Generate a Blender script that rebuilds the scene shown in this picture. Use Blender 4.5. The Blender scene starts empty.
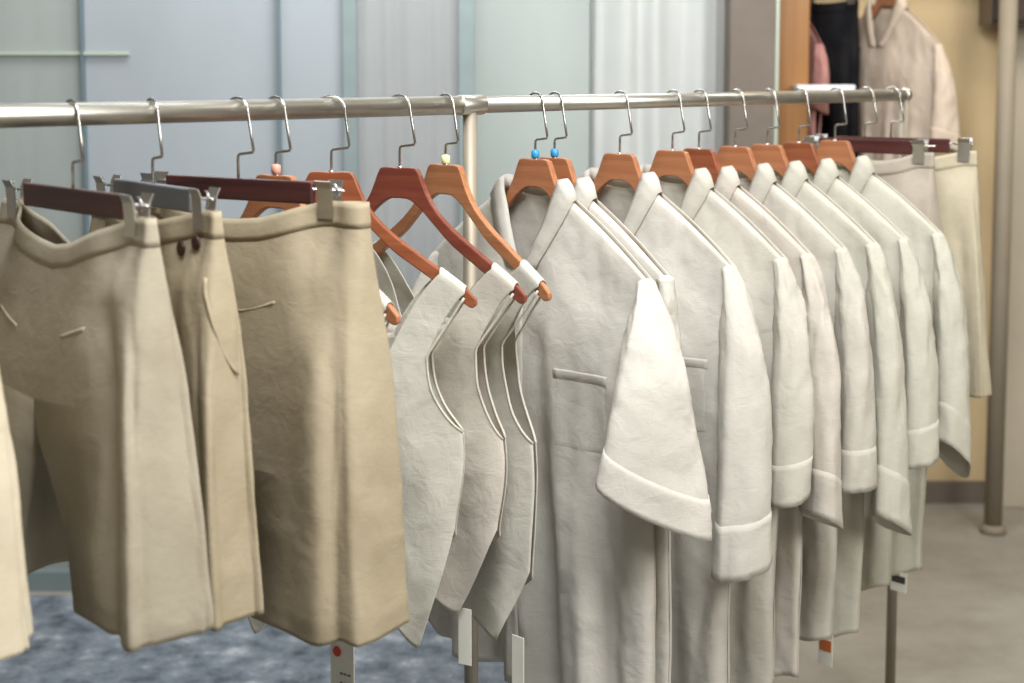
import bpy, bmesh, math, random
from mathutils import Vector, noise, Matrix

# ------------------------------------------------------------------ camera, world, lights
scn = bpy.context.scene
COL = scn.collection
scn.view_settings.view_transform = 'Standard'
scn.view_settings.look = 'None'
scn.view_settings.gamma = 1.0
scn.view_settings.use_curve_mapping = False
scn.view_settings.exposure = 0.0

CAM_Z = 1.60
cd = bpy.data.cameras.new('camera')
cam = bpy.data.objects.new('camera', cd)
COL.objects.link(cam)
cam.location = (0, 0, CAM_Z)
cam.rotation_euler = (math.radians(90 - 5.0), 0, 0)
cd.sensor_width = 36.0
cd.lens = 50.0
cd.shift_y = -0.14363
cd.clip_start = 0.05
cd.clip_end = 60
cd.dof.use_dof = True
cd.dof.focus_distance = 2.45
cd.dof.aperture_fstop = 3.2
scn.camera = cam

world = bpy.data.worlds.new('room_light')
scn.world = world
world.use_nodes = True
bg = world.node_tree.nodes['Background']
bg.inputs[0].default_value = (1.0, 0.90, 0.74, 1)
bg.inputs[1].default_value = 0.20


def area(name, loc, target, size, energy, color):
    l = bpy.data.lights.new(name, 'AREA')
    l.shape = 'RECTANGLE'
    l.size, l.size_y = size
    l.energy = energy
    l.color = color
    o = bpy.data.objects.new(name, l)
    COL.objects.link(o)
    o.location = loc
    o.rotation_euler = (Vector(target) - Vector(loc)).to_track_quat('-Z', 'Y').to_euler()
    return o


area('unseen_light', (2.0, 0.8, 2.35), (0.1, 2.4, 0.9), (1.0, 1.0), 60, (1.0, 0.975, 0.93))  # main light from the aisle side, out of view, no fixture modelled
area('unseen_light', (0.20, 1.30, 2.95), (0.5, 2.9, 0.9), (1.2, 0.8), 84, (0.96, 0.975, 1.0))  # added fill, out of view, lifts the shaded shirt fronts
area('unseen_light', (1.9, 3.9, 2.9), (1.7, 4.8, 0.4), (0.9, 0.6), 20, (1.0, 0.93, 0.80))  # added warm light without a fixture, for the tan wall and floor
area('unseen_light', (-0.3, 3.5, 2.95), (-0.2, 4.5, 1.2), (2.2, 0.5), 48, (0.97, 0.99, 1.0))  # added light without a fixture, brightens the glass and curtains

# ------------------------------------------------------------------ rail frame (the rack runs diagonally)
ANG = math.radians(44.4)
UX, UY = math.cos(ANG), math.sin(ANG)
RZ = 1.5401
R0 = (-0.66894, 1.86)
RAIL_R = 0.016


def rail_pt(t):
    return Vector((R0[0] + UX * t, R0[1] + UY * t, RZ))


HANG_ROT = ANG - math.pi / 2        # local x: towards the aisle, local y: along the rail, away




def spot(t, twist):
    """on the long rail at distance t, or at an explicit (x, y, z) with its own heading"""
    if isinstance(t, tuple):
        return Vector(t), math.radians(twist)
    return rail_pt(t), HANG_ROT + math.radians(twist)


# ------------------------------------------------------------------ helpers
def tag(o, label, cat, group=None, kind=None):
    o['label'] = label
    o['category'] = cat
    if group:
        o['group'] = group
    if kind:
        o['kind'] = kind
    return o


def empty(name, loc, rz=0.0):
    o = bpy.data.objects.new(name, None)
    o.empty_display_size = 0.05
    COL.objects.link(o)
    o.location = loc
    o.rotation_euler = (0, 0, rz)
    return o


def mesh_obj(name, verts, faces, mat, parent=None, smooth=True, solid=0.0, bevel=0.0, merge=0.0, sub=0):
    me = bpy.data.meshes.new(name)
    me.from_pydata([tuple(v) for v in verts], [], faces)
    if merge > 0:
        bm = bmesh.new()
        bm.from_mesh(me)
        bmesh.ops.remove_doubles(bm, verts=bm.verts, dist=merge)
        bmesh.ops.recalc_face_normals(bm, faces=bm.faces)
        bm.to_mesh(me)
        bm.free()
    me.materials.append(mat)
    if smooth:
        me.polygons.foreach_set('use_smooth', [True] * len(me.polygons))
    me.update()
    o = bpy.data.objects.new(name, me)
    COL.objects.link(o)
    if parent:
        o.parent = parent
    if solid:
        m = o.modifiers.new('thickness', 'SOLIDIFY')
        m.thickness = solid
        m.offset = 0
    if bevel:
        m = o.modifiers.new('bevel', 'BEVEL')
        m.width = bevel
        m.segments = 2
        m.limit_method = 'ANGLE'
        m.angle_limit = math.radians(40)
    if sub:
        m = o.modifiers.new('sub', 'SUBSURF')
        m.levels = m.render_levels = sub
    return o


def grid_faces(nu, nv, close_u=False, base=0):
    f = []
    for j in range(nv - 1):
        for i in range(nu if close_u else nu - 1):
            a = base + j * nu + i
            b = base + j * nu + (i + 1) % nu
            f.append((a, b, b + nu, a + nu))
    return f


class MB:
    def __init__(s):
        s.v = []
        s.f = []

    def box(s, c, d, rz=0.0):
        n = len(s.v)
        ca, sa = math.cos(rz), math.sin(rz)
        for sx, sy, sz in ((-1, -1, -1), (1, -1, -1), (1, 1, -1), (-1, 1, -1), (-1, -1, 1), (1, -1, 1), (1, 1, 1), (-1, 1, 1)):
            x, y, z = sx * d[0] / 2, sy * d[1] / 2, sz * d[2] / 2
            s.v.append((c[0] + x * ca - y * sa, c[1] + x * sa + y * ca, c[2] + z))
        for q in ((0, 3, 2, 1), (4, 5, 6, 7), (0, 1, 5, 4), (1, 2, 6, 5), (2, 3, 7, 6), (3, 0, 4, 7)):
            s.f.append(tuple(n + k for k in q))
        return s

    def tube(s, pts, r, n=10, cap=True):
        pts = [Vector(p) for p in pts]
        base = len(s.v)
        rad = r if isinstance(r, (list, tuple)) else [r] * len(pts)
        prev = None
        for i, p in enumerate(pts):
            d = (pts[min(i + 1, len(pts) - 1)] - pts[max(i - 1, 0)]).normalized()
            if prev is None:
                up = Vector((0, 0, 1)) if abs(d.z) < 0.9 else Vector((0, 1, 0))
                a = d.cross(up).normalized()
            else:
                a = (prev - d * prev.dot(d)).normalized()
            prev = a
            b = d.cross(a)
            for k in range(n):
                th = 2 * math.pi * k / n
                s.v.append(p + (a * math.cos(th) + b * math.sin(th)) * rad[i])
        s.f += grid_faces(n, len(pts), True, base)
        if cap:
            s.f.append(tuple(base + k for k in range(n))[::-1])
            m = base + (len(pts) - 1) * n
            s.f.append(tuple(m + k for k in range(n)))
        return s

    def build(s, name, mat, parent=None, smooth=False, bevel=0.0, solid=0.0):
        return mesh_obj(name, s.v, s.f, mat, parent, smooth, solid, bevel)


def lerp(a, b, t):
    return a + (b - a) * t


def sm(t):
    t = max(0.0, min(1.0, t))
    return t * t * (3 - 2 * t)


def interp(tab, x):
    if x <= tab[0][0]:
        return tab[0][1]
    for (x0, y0), (x1, y1) in zip(tab, tab[1:]):
        if x <= x1:
            return lerp(y0, y1, (x - x0) / (x1 - x0))
    return tab[-1][1]


def sinterp(tab, x):
    """smooth (Catmull-Rom in y) table lookup"""
    if x <= tab[0][0]:
        return tab[0][1]
    if x >= tab[-1][0]:
        return tab[-1][1]
    for i in range(len(tab) - 1):
        if x <= tab[i + 1][0]:
            x0, y0 = tab[i]
            x1, y1 = tab[i + 1]
            h = x1 - x0
            m0 = (y1 - tab[i - 1][1]) / (x1 - tab[i - 1][0]) if i > 0 else (y1 - y0) / h
            m1 = (tab[i + 2][1] - y0) / (tab[i + 2][0] - x0) if i + 2 < len(tab) else (y1 - y0) / h
            t = (x - x0) / h
            return ((2 * t ** 3 - 3 * t * t + 1) * y0 + (t ** 3 - 2 * t * t + t) * h * m0
                    + (-2 * t ** 3 + 3 * t * t) * y1 + (t ** 3 - t * t) * h * m1)


def nz(x, y, z):
    return noise.noise(Vector((x, y, z)))


def ridge(x, y, z):
    return 1.0 - 2.0 * abs(nz(x, y, z))


# ------------------------------------------------------------------ materials
def nodes_of(name):
    m = bpy.data.materials.new(name)
    m.use_nodes = True
    nt = m.node_tree
    return m, nt, nt.nodes['Principled BSDF'], nt.nodes['Material Output']


def cloth_mat(name, c1, c2, trans=0.14, bump=0.25, crumple=0.5):
    m, nt, p, out = nodes_of(name)
    N, L = nt.nodes.new, nt.links.new
    tc = N('ShaderNodeTexCoord')
    n1 = N('ShaderNodeTexNoise')
    n1.inputs['Scale'].default_value = 9
    n1.inputs['Detail'].default_value = 5
    L(tc.outputs['Object'], n1.inputs['Vector'])
    mp = N('ShaderNodeMapping')
    mp.inputs['Scale'].default_value = (900, 900, 120)
    L(tc.outputs['Object'], mp.inputs['Vector'])
    n2 = N('ShaderNodeTexNoise')
    n2.inputs['Scale'].default_value = 1
    n2.inputs['Detail'].default_value = 2
    L(mp.outputs[0], n2.inputs['Vector'])
    mp3 = N('ShaderNodeMapping')
    mp3.inputs['Scale'].default_value = (70, 70, 600)
    L(tc.outputs['Object'], mp3.inputs['Vector'])
    n3 = N('ShaderNodeTexNoise')
    n3.inputs['Scale'].default_value = 1
    L(mp3.outputs[0], n3.inputs['Vector'])
    ad = N('ShaderNodeMath')
    ad.operation = 'ADD'
    L(n2.outputs['Fac'], ad.inputs[0])
    L(n3.outputs['Fac'], ad.inputs[1])
    mix = N('ShaderNodeMix')
    mix.data_type = 'RGBA'
    mix.inputs[6].default_value = (*c1, 1)
    mix.inputs[7].default_value = (*c2, 1)
    rmp = N('ShaderNodeMapRange')
    rmp.inputs[1].default_value = 0.35
    rmp.inputs[2].default_value = 0.65
    L(n1.outputs['Fac'], rmp.inputs[0])
    L(rmp.outputs[0], mix.inputs[0])
    sl = N('ShaderNodeMix')
    sl.data_type = 'RGBA'
    sl.blend_type = 'MULTIPLY'
    sl.inputs[0].default_value = 0.16
    L(mix.outputs[2], sl.inputs[6])
    L(n3.outputs['Fac'], sl.inputs[7])
    L(sl.outputs[2], p.inputs['Base Color'])
    p.inputs['Roughness'].default_value = 0.9
    p.inputs['Specular IOR Level'].default_value = 0.15
    bp = N('ShaderNodeBump')
    bp.inputs['Strength'].default_value = bump
    bp.inputs['Distance'].default_value = 0.0012
    L(ad.outputs[0], bp.inputs['Height'])
    # soft crumple
    n4 = N('ShaderNodeTexNoise')
    n4.inputs['Scale'].default_value = 26
    n4.inputs['Detail'].default_value = 3
    n4.inputs['Distortion'].default_value = 0.6
    L(tc.outputs['Object'], n4.inputs['Vector'])
    bp2 = N('ShaderNodeBump')
    bp2.inputs['Strength'].default_value = crumple
    bp2.inputs['Distance'].default_value = 0.008
    L(n4.outputs['Fac'], bp2.inputs['Height'])
    L(bp2.outputs[0], bp.inputs['Normal'])
    L(bp.outputs[0], p.inputs['Normal'])
    tr = N('ShaderNodeBsdfTranslucent')
    # light filtered through the thin yarn comes out warmer
    wm = N('ShaderNodeMix')
    wm.data_type = 'RGBA'
    wm.blend_type = 'MULTIPLY'
    wm.inputs[0].default_value = 1.0
    wm.inputs[7].default_value = (1.0, 0.90, 0.75, 1)
    L(sl.outputs[2], wm.inputs[6])
    L(wm.outputs[2], tr.inputs['Color'])
    L(bp2.outputs[0], tr.inputs['Normal'])
    ms = N('ShaderNodeMixShader')
    ms.inputs[0].default_value = trans
    L(p.outputs[0], ms.inputs[1])
    L(tr.outputs[0], ms.inputs[2])
    L(ms.outputs[0], out.inputs['Surface'])
    return m


def wood_mat(name, c1, c2, rough=0.35, scale=(5, 90, 90)):
    m, nt, p, out = nodes_of(name)
    N, L = nt.nodes.new, nt.links.new
    tc = N('ShaderNodeTexCoord')
    mp = N('ShaderNodeMapping')
    mp.inputs['Scale'].default_value = scale
    L(tc.outputs['Object'], mp.inputs['Vector'])
    n = N('ShaderNodeTexNoise')
    n.inputs['Scale'].default_value = 1.0
    n.inputs['Detail'].default_value = 6
    n.inputs['Distortion'].default_value = 0.8
    L(mp.outputs[0], n.inputs['Vector'])
    r = N('ShaderNodeValToRGB')
    r.color_ramp.elements[0].position = 0.3
    r.color_ramp.elements[0].color = (*c1, 1)
    r.color_ramp.elements[1].position = 0.7
    r.color_ramp.elements[1].color = (*c2, 1)
    L(n.outputs['Fac'], r.inputs[0])
    L(r.outputs[0], p.inputs['Base Color'])
    p.inputs['Roughness'].default_value = rough
    p.inputs['Coat Weight'].default_value = 0.25
    p.inputs['Coat Roughness'].default_value = 0.25
    return m


def plain_mat(name, c, rough=0.6, metal=0.0, var=0.12, nscale=14):
    m, nt, p, out = nodes_of(name)
    N, L = nt.nodes.new, nt.links.new
    tc = N('ShaderNodeTexCoord')
    n = N('ShaderNodeTexNoise')
    n.inputs['Scale'].default_value = nscale
    n.inputs['Detail'].default_value = 4
    L(tc.outputs['Object'], n.inputs['Vector'])
    mix = N('ShaderNodeMix')
    mix.data_type = 'RGBA'
    mix.inputs[6].default_value = (*[v * (1 - var) for v in c], 1)
    mix.inputs[7].default_value = (*[min(1, v * (1 + var)) for v in c], 1)
    L(n.outputs['Fac'], mix.inputs[0])
    L(mix.outputs[2], p.inputs['Base Color'])
    p.inputs['Roughness'].default_value = rough
    p.inputs['Metallic'].default_value = metal
    return m


def mottle_mat(name, cols, scale, rough, detail=6, bump=0.0):
    m, nt, p, out = nodes_of(name)
    N, L = nt.nodes.new, nt.links.new
    tc = N('ShaderNodeTexCoord')
    n = N('ShaderNodeTexNoise')
    n.inputs['Scale'].default_value = scale
    n.inputs['Detail'].default_value = detail
    n.inputs['Roughness'].default_value = 0.7
    L(tc.outputs['Object'], n.inputs['Vector'])
    r = N('ShaderNodeValToRGB')
    e = r.color_ramp.elements
    while len(e) < len(cols):
        e.new(0.5)
    for k, (pos, c) in enumerate(cols):
        e[k].position = pos
        e[k].color = (*c, 1)
    L(n.outputs['Fac'], r.inputs[0])
    L(r.outputs[0], p.inputs['Base Color'])
    p.inputs['Roughness'].default_value = rough
    if bump:
        b = N('ShaderNodeBump')
        b.inputs['Strength'].default_value = bump
        b.inputs['Distance'].default_value = 0.01
        L(n.outputs['Fac'], b.inputs['Height'])
        L(b.outputs[0], p.inputs['Normal'])
    return m


def pane_mat(name, tint, body, clear):
    """tinted sheet glass: part see-through, part pale body colour, a gloss on top"""
    m, nt, p, out = nodes_of(name)
    N, L = nt.nodes.new, nt.links.new
    tr = N('ShaderNodeBsdfTransparent')
    tr.inputs[0].default_value = (*tint, 1)
    p.inputs['Roughness'].default_value = 0.18
    tc = N('ShaderNodeTexCoord')
    n = N('ShaderNodeTexNoise')
    n.inputs['Scale'].default_value = 2.2
    n.inputs['Detail'].default_value = 3
    mp = N('ShaderNodeMapping')
    mp.inputs['Scale'].default_value = (1.6, 1, 0.6)
    L(tc.outputs['Object'], mp.inputs['Vector'])
    L(mp.outputs[0], n.inputs['Vector'])
    mix = N('ShaderNodeMix')
    mix.data_type = 'RGBA'
    mix.inputs[6].default_value = (*[v * 0.82 for v in body], 1)
    mix.inputs[7].default_value = (*[min(1, v * 1.15) for v in body], 1)
    L(n.outputs['Fac'], mix.inputs[0])
    L(mix.outputs[2], p.inputs['Base Color'])
    ms = N('ShaderNodeMixShader')
    ms.inputs[0].default_value = clear
    L(p.outputs[0], ms.inputs[1])
    L(tr.outputs[0], ms.inputs[2])
    L(ms.outputs[0], out.inputs['Surface'])
    return m


M_steel = plain_mat('brushed_steel', (0.53, 0.51, 0.455), 0.38, 1.0, 0.1, 40)
M_wire = plain_mat('hook_wire', (0.55, 0.54, 0.52), 0.25, 1.0, 0.1)
M_clip = plain_mat('clip_metal', (0.62, 0.61, 0.58), 0.3, 1.0, 0.1)
M_post = plain_mat('post_steel', (0.33, 0.29, 0.225), 0.6, 0.7, 0.12, 20)

M_h_red = wood_mat('hanger_reddish', (0.20, 0.055, 0.022), (0.30, 0.095, 0.04))
M_h_dark = wood_mat('hanger_dark_red', (0.13, 0.030, 0.018), (0.21, 0.055, 0.03))
M_h_oak = wood_mat('hanger_brown', (0.30, 0.115, 0.045), (0.42, 0.185, 0.08))
M_h_orange = wood_mat('hanger_orange', (0.31, 0.115, 0.048), (0.42, 0.175, 0.08))
M_bar_red = wood_mat('bar_maroon', (0.040, 0.011, 0.010), (0.085, 0.022, 0.020))
M_bar_grey = plain_mat('bar_grey', (0.16, 0.165, 0.18), 0.4)

M_khaki = cloth_mat('khaki_linen', (0.39, 0.325, 0.215), (0.44, 0.37, 0.255), 0.08, 0.2, 0.22)
M_khaki_d = cloth_mat('khaki_linen_brown', (0.40, 0.35, 0.26), (0.46, 0.41, 0.31), 0.08, 0.2, 0.22)
M_cream = cloth_mat('cream_linen', (0.66, 0.58, 0.42), (0.72, 0.64, 0.48), 0.10, 0.2, 0.22)
M_vest = cloth_mat('vest_linen', (0.66, 0.64, 0.55), (0.73, 0.71, 0.62), 0.24, 0.25, 0.3)
M_vest2 = cloth_mat('vest_linen_warm', (0.68, 0.63, 0.54), (0.75, 0.70, 0.61), 0.24, 0.25, 0.3)
M_white = cloth_mat('white_linen', (0.71, 0.685, 0.615), (0.78, 0.755, 0.685), 0.32, 0.25, 0.3)
M_offwhite = cloth_mat('off_white_linen', (0.68, 0.65, 0.565), (0.75, 0.72, 0.635), 0.32, 0.25, 0.3)
M_green = cloth_mat('pale_green_linen', (0.67, 0.655, 0.55), (0.74, 0.725, 0.62), 0.32, 0.25, 0.3)
M_ecru = cloth_mat('ecru_linen', (0.70, 0.65, 0.57), (0.77, 0.72, 0.63), 0.32, 0.25, 0.3)
M_taupe = cloth_mat('taupe_linen', (0.42, 0.37, 0.30), (0.49, 0.43, 0.35), 0.10, 0.2, 0.22)
M_black = cloth_mat('black_cloth', (0.012, 0.012, 0.014), (0.022, 0.022, 0.024), 0.0)
M_black.node_tree.nodes['Principled BSDF'].inputs['Specular IOR Level'].default_value = 0.0
M_pinkc = cloth_mat('dusky_pink_cloth', (0.45, 0.22, 0.20), (0.52, 0.28, 0.25), 0.1)
M_blush = cloth_mat('blush_cream_linen', (0.68, 0.56, 0.44), (0.76, 0.65, 0.53), 0.2, 0.2, 0.2)
M_sand = cloth_mat('sand_linen', (0.52, 0.46, 0.33), (0.58, 0.52, 0.38), 0.10, 0.2, 0.22)

M_seam = plain_mat('seam_thread', (0.30, 0.25, 0.17), 0.9)
M_button = plain_mat('button_brown', (0.045, 0.018, 0.012), 0.4)
M_paper = plain_mat('paper_tag', (0.78, 0.76, 0.66), 0.8)
M_ink = plain_mat('tag_ink', (0.12, 0.12, 0.12), 0.8)
M_reddot = plain_mat('tag_red', (0.55, 0.07, 0.03), 0.6)
M_orange = plain_mat('tag_orange', (0.50, 0.13, 0.03), 0.6)
M_blue = plain_mat('size_marker_blue', (0.03, 0.24, 0.45), 0.4)
M_yellow = plain_mat('size_marker_yellow', (0.75, 0.70, 0.35), 0.4)
M_pink = plain_mat('size_marker_pink', (0.62, 0.30, 0.22), 0.4)
M_label = plain_mat('black_label', (0.05, 0.045, 0.04), 0.8)

# ------------------------------------------------------------------ the setting
def struct(name, mb, mat, smooth=False, bevel=0.0):
    o = mb.build(name, mat, None, smooth, bevel)
    o['kind'] = 'structure'
    return o


M_floor = mottle_mat('stone_floor', [(0.30, (0.25, 0.23, 0.19)), (0.5, (0.33, 0.305, 0.26)), (0.72, (0.42, 0.40, 0.355))], 2.6, 0.42, 9)
M_rug = mottle_mat('blue_mottled_carpet', [(0.34, (0.06, 0.075, 0.095)), (0.46, (0.145, 0.17, 0.20)), (0.56, (0.205, 0.235, 0.27)), (0.70, (0.44, 0.47, 0.49))], 11, 0.9, 7, 0.4)
M_tan = mottle_mat('tan_plaster', [(0.3, (0.50, 0.38, 0.215)), (0.7, (0.57, 0.44, 0.255))], 3.0, 0.8, 5)
M_beige = mottle_mat('beige_panel', [(0.3, (0.45, 0.40, 0.31)), (0.7, (0.52, 0.46, 0.36))], 3.0, 0.7, 5)
M_greywall = mottle_mat('grey_plaster', [(0.3, (0.52, 0.54, 0.54)), (0.7, (0.66, 0.67, 0.66))], 2.4, 0.8, 5)
M_brown = mottle_mat('taupe_column', [(0.3, (0.125, 0.10, 0.08)), (0.7, (0.165, 0.135, 0.11))], 4.0, 0.7, 5)
M_mull = plain_mat('green_grey_mullion', (0.20, 0.25, 0.25), 0.4)
M_seal = plain_mat('pane_seal', (0.12, 0.17, 0.19), 0.5)
M_orangewood = wood_mat('orange_wood', (0.24, 0.095, 0.012), (0.32, 0.135, 0.02), 0.5, (30, 30, 2))
M_greenglass = pane_mat('glass_green', (0.88, 0.91, 0.89), (0.48, 0.52, 0.50), 0.5)
M_blueglass = pane_mat('glass_blue', (0.86, 0.89, 0.91), (0.49, 0.525, 0.55), 0.45)
M_greyglass = pane_mat('glass_grey', (0.86, 0.88, 0.88), (0.56, 0.57, 0.57), 0.65)
M_clearglass = pane_mat('glass_clear', (0.97, 0.98, 0.98), (0.7, 0.72, 0.72), 0.88)
M_edge = plain_mat('pale_green_edge', (0.42, 0.48, 0.40), 0.3)
M_curtain = cloth_mat('grey_curtain', (0.60, 0.60, 0.58), (0.68, 0.68, 0.66), 0.2, 0.2, 0.22)
M_curtain_w = cloth_mat('white_curtain', (0.84, 0.83, 0.80), (0.90, 0.89, 0.86), 0.2, 0.2, 0.22)

GY = 4.30      # glass partition
struct('floor', MB().box((0, 2.2, -0.05), (9, 8, 0.1)), M_floor)
struct('wall_back', MB().box((-1.35, 4.78, 1.5), (4.3, 0.1, 3.0)), M_greywall)
struct('wall_right', MB().box((2.3, 5.22, 1.5), (3.4, 0.1, 3.0)), M_tan)
struct('wall_shadow_strip', MB().box((2.3, 5.16, 0.04), (3.4, 0.02, 0.08)), M_brown)  # dark strip standing in for the shadow where wall meets floor
struct('trim_1', MB().box((0.716, 4.40, 1.5), (0.135, 0.30, 3.0)), M_brown, bevel=0.004)
tag(MB().box((-1.75, 2.55, 0.006), (4.5, 3.3, 0.012)).build('carpet', M_rug, bevel=0.003),
    'blue grey mottled carpet lying on the floor under the rack', 'carpet')


def xat(px, Y):
    return (px - 512) / 1422.2 * Y * 1.0


# window panes (each its own structure) and mullions
panes = [(-420, 85, M_greenglass), (85, 280, M_blueglass), (280, 350, M_blueglass), (352, 466, M_greyglass), (468, 590, M_greenglass), (590, 724, M_clearglass)]
for k, (a, b, m) in enumerate(panes):
    x0, x1 = xat(a, GY), xat(b, GY)
    struct('window_%d' % (k + 1), MB().box(((x0 + x1) / 2, GY, 1.5), (x1 - x0 - 0.006, 0.012, 2.98)), m)
for k, (px, w, m) in enumerate([(85, 0.005, M_seal), (280, 0.007, M_seal), (351, 0.040, M_mull), (467, 0.044, M_mull)]):
    struct('trim_%d' % (k + 2), MB().box((xat(px, GY - 0.02), GY - 0.01, 1.5), (w, 0.05, 3.0)), m)
# low glazing bar across the left panes
struct('trim_6', MB().box((xat(0, GY), GY - 0.015, 1.65), (0.80, 0.012, 0.010)), M_edge)
struct('trim_7', MB().box((-1.0, GY - 0.012, 0.03), (3.28, 0.062, 0.06)), M_mull)


def curtain(px0, px1, Y, mat, label, folds, seed, z0=0.04, z1=2.9):
    x0, x1 = xat(px0, Y), xat(px1, Y)
    nu, nv = 90, 24
    v = []
    for j in range(nv):
        z = lerp(z0, z1, j / (nv - 1))
        for i in range(nu):
            f = i / (nu - 1)
            y = 0.022 * math.sin(2 * math.pi * (folds * f + 0.25 * nz(f * 4, seed, z * 0.4))) + 0.02 * nz(f * 9, z * 0.8, seed)
            v.append((lerp(x0, x1, f) + 0.012 * nz(f * 7, seed + 3, z), Y + y, z))
    o = mesh_obj('curtain', v, grid_faces(nu, nv), mat, None, True, 0.003)
    tag(o, label, 'curtain')


curtain(352, 468, 4.55, M_curtain, 'grey curtain hanging behind the glass between the two dark mullions', 5, 1.3)
curtain(596, 742, 4.55, M_curtain_w, 'pale white curtain behind the glass next to the taupe column', 4, 5.1)
curtain(5, 80, 4.58, M_curtain, 'grey curtain behind the green pane at far left', 3, 8.4)

# orange wooden post and slim green edge beside the column
tag(MB().box((xat(790, 4.5), 4.5, 1.5), (0.098, 0.08, 3.0)).build('wooden_post', M_orangewood, bevel=0.004),
    'orange brown wooden post standing right of the taupe column', 'post')
struct('trim_8', MB().box((xat(774, 4.28), 4.28, 1.5), (0.018, 0.03, 3.0)), M_edge, bevel=0.002)

struct('door_1', MB().box((2.65, 5.13, 1.5), (1.75, 0.06, 3.0)), M_beige, bevel=0.004)
tag(MB().box((0.965, 4.419, 1.545), (0.18, 0.08, 0.018)).build('shelf_ledge', plain_mat('white_ledge', (0.75, 0.77, 0.78), 0.5), bevel=0.003),
    'small white ledge fixed to the orange brown post behind the rail', 'shelf')


def wall_cabinet():
    root = empty('wall_cabinet', (2.02, 5.028, 1.735))
    tag(root, 'dark brown wooden cabinet high on the beige wall at right', 'cabinet')
    mt = wood_mat('cabinet_brown', (0.035, 0.02, 0.014), (0.06, 0.035, 0.024))
    MB().box((0, 0, .25), (.72, .14, .46)).build('carcass', mt, root, bevel=.004)
    for sx_ in (-1, 1):
        d = MB().box((sx_ * .178, -.08, .25), (.345, .02, .43)).build('cabinet_door', mt, root, bevel=.003)
        MB().tube([(sx_ * .04, -.09, .16), (sx_ * .04, -.105, .16), (sx_ * .04, -.105, .25), (sx_ * .04, -.09, .25)], .004, 8).build('door_handle', M_steel, d, True)


wall_cabinet()


def back_rack():
    root = empty('garment_rack', (1.67, 4.82, 0))
    tag(root, 'second clothes rack with a beige post standing by the far wall', 'clothes rack')
    mt = plain_mat('beige_post', (0.27, 0.23, 0.17), 0.6)
    MB().tube([(0, 0, 0.02), (0, 0, 1.96)], .03, 20).build('post', mt, root, True)
    MB().tube([(0, 0, 0), (0, 0, .02), (0, 0, .03)], [.045, .045, .03], 20).build('foot', mt, root, True)
    MB().tube([(-.80, 0, 1.97), (.85, 0, 1.97)], .0155, 16).build('rail', mt, root, True)
    MB().tube([(.8, 0, 0.0), (.8, 0, 1.97)], .03, 20).build('post', mt, root, True)


back_rack()

# ------------------------------------------------------------------ clothes rack
def build_rack():
    a = rail_pt(0)
    root = empty('clothes_rack', rail_pt(0.835) * 1.0, 0)
    root.location.z = 0
    tag(root, 'brushed steel clothes rack with one long rail on upright posts', 'clothes rack')
    off = -Vector(root.location)

    def P(t, z=RZ, s=0.0):
        p = rail_pt(t)
        v = Vector((math.sin(ANG), -math.cos(ANG), 0))
        q = p + v * s
        return Vector((q.x, q.y, z)) + off
    MB().tube([P(-0.75), P(0.83)], RAIL_R, 24).build('rail', M_steel, root, True)
    MB().tube([P(0.83), P(2.262)], RAIL_R - 0.0015, 24).build('rail', M_steel, root, True)
    MB().tube([P(0.808), P(0.811), P(0.862), P(0.865)], [0.0163, 0.0176, 0.0176, 0.0163], 24).build('rail_connector', M_steel, root, True)
    for t in (0.835, 2.262, -0.75):
        MB().tube([P(t, RZ - 0.004), P(t, 0.02)], 0.0125, 20).build('post', M_post, root, True)
        z0 = .0125 if t < 2 else 0.0
        MB().tube([P(t, z0), P(t, z0 + 0.006), P(t, z0 + 0.012), P(t, z0 + 0.018)], [0.05, 0.05, 0.045, 0.016], 24).build('base_disc', M_post, root, True)
    # rounded end cap on the far end
    MB().tube([P(2.255), P(2.268), P(2.277), P(2.281)], [0.0165, 0.018, 0.014, 0.004], 20).build('end_cap', M_steel, root, True)


build_rack()

# ------------------------------------------------------------------ hangers
ARM_TOP = [(0, .100), (.034, .1005), (.041, .112), (.052, .138), (.070, .166), (.10, .195), (.14, .224), (.19, .258), (.225, .284), (.236, .296)]
ARM_BOT = [(0, .150), (.02, .152), (.042, .166), (.065, .188), (.10, .221), (.14, .249), (.19, .283), (.218, .303), (.229, .309), (.236, .304)]


def hook_mb(twist=0.0, depth=0.10, reach=0.030):
    pts = []
    r = RAIL_R + 0.0032
    k_ = 1 / math.cos(math.radians(twist))
    for k in range(15):
        th = math.radians(188 - k * (188 - (-5)) / 14)
        pts.append((r * k_ * math.cos(th), 0, r * math.sin(th)))
    pts += [(lerp(r * k_, reach, .5), 0, -0.03), (reach, 0, -0.058), (reach - .002, 0, -0.0615), (0.004, 0, -0.0645), (0.001, 0, -0.0665), (0, 0, -0.072), (0, 0, -depth - 0.004)]
    # curl at the free end
    pts = [(-r * k_ - 0.006, 0, -0.007)] + pts
    return MB().tube(pts, 0.0022, 8)


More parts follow.
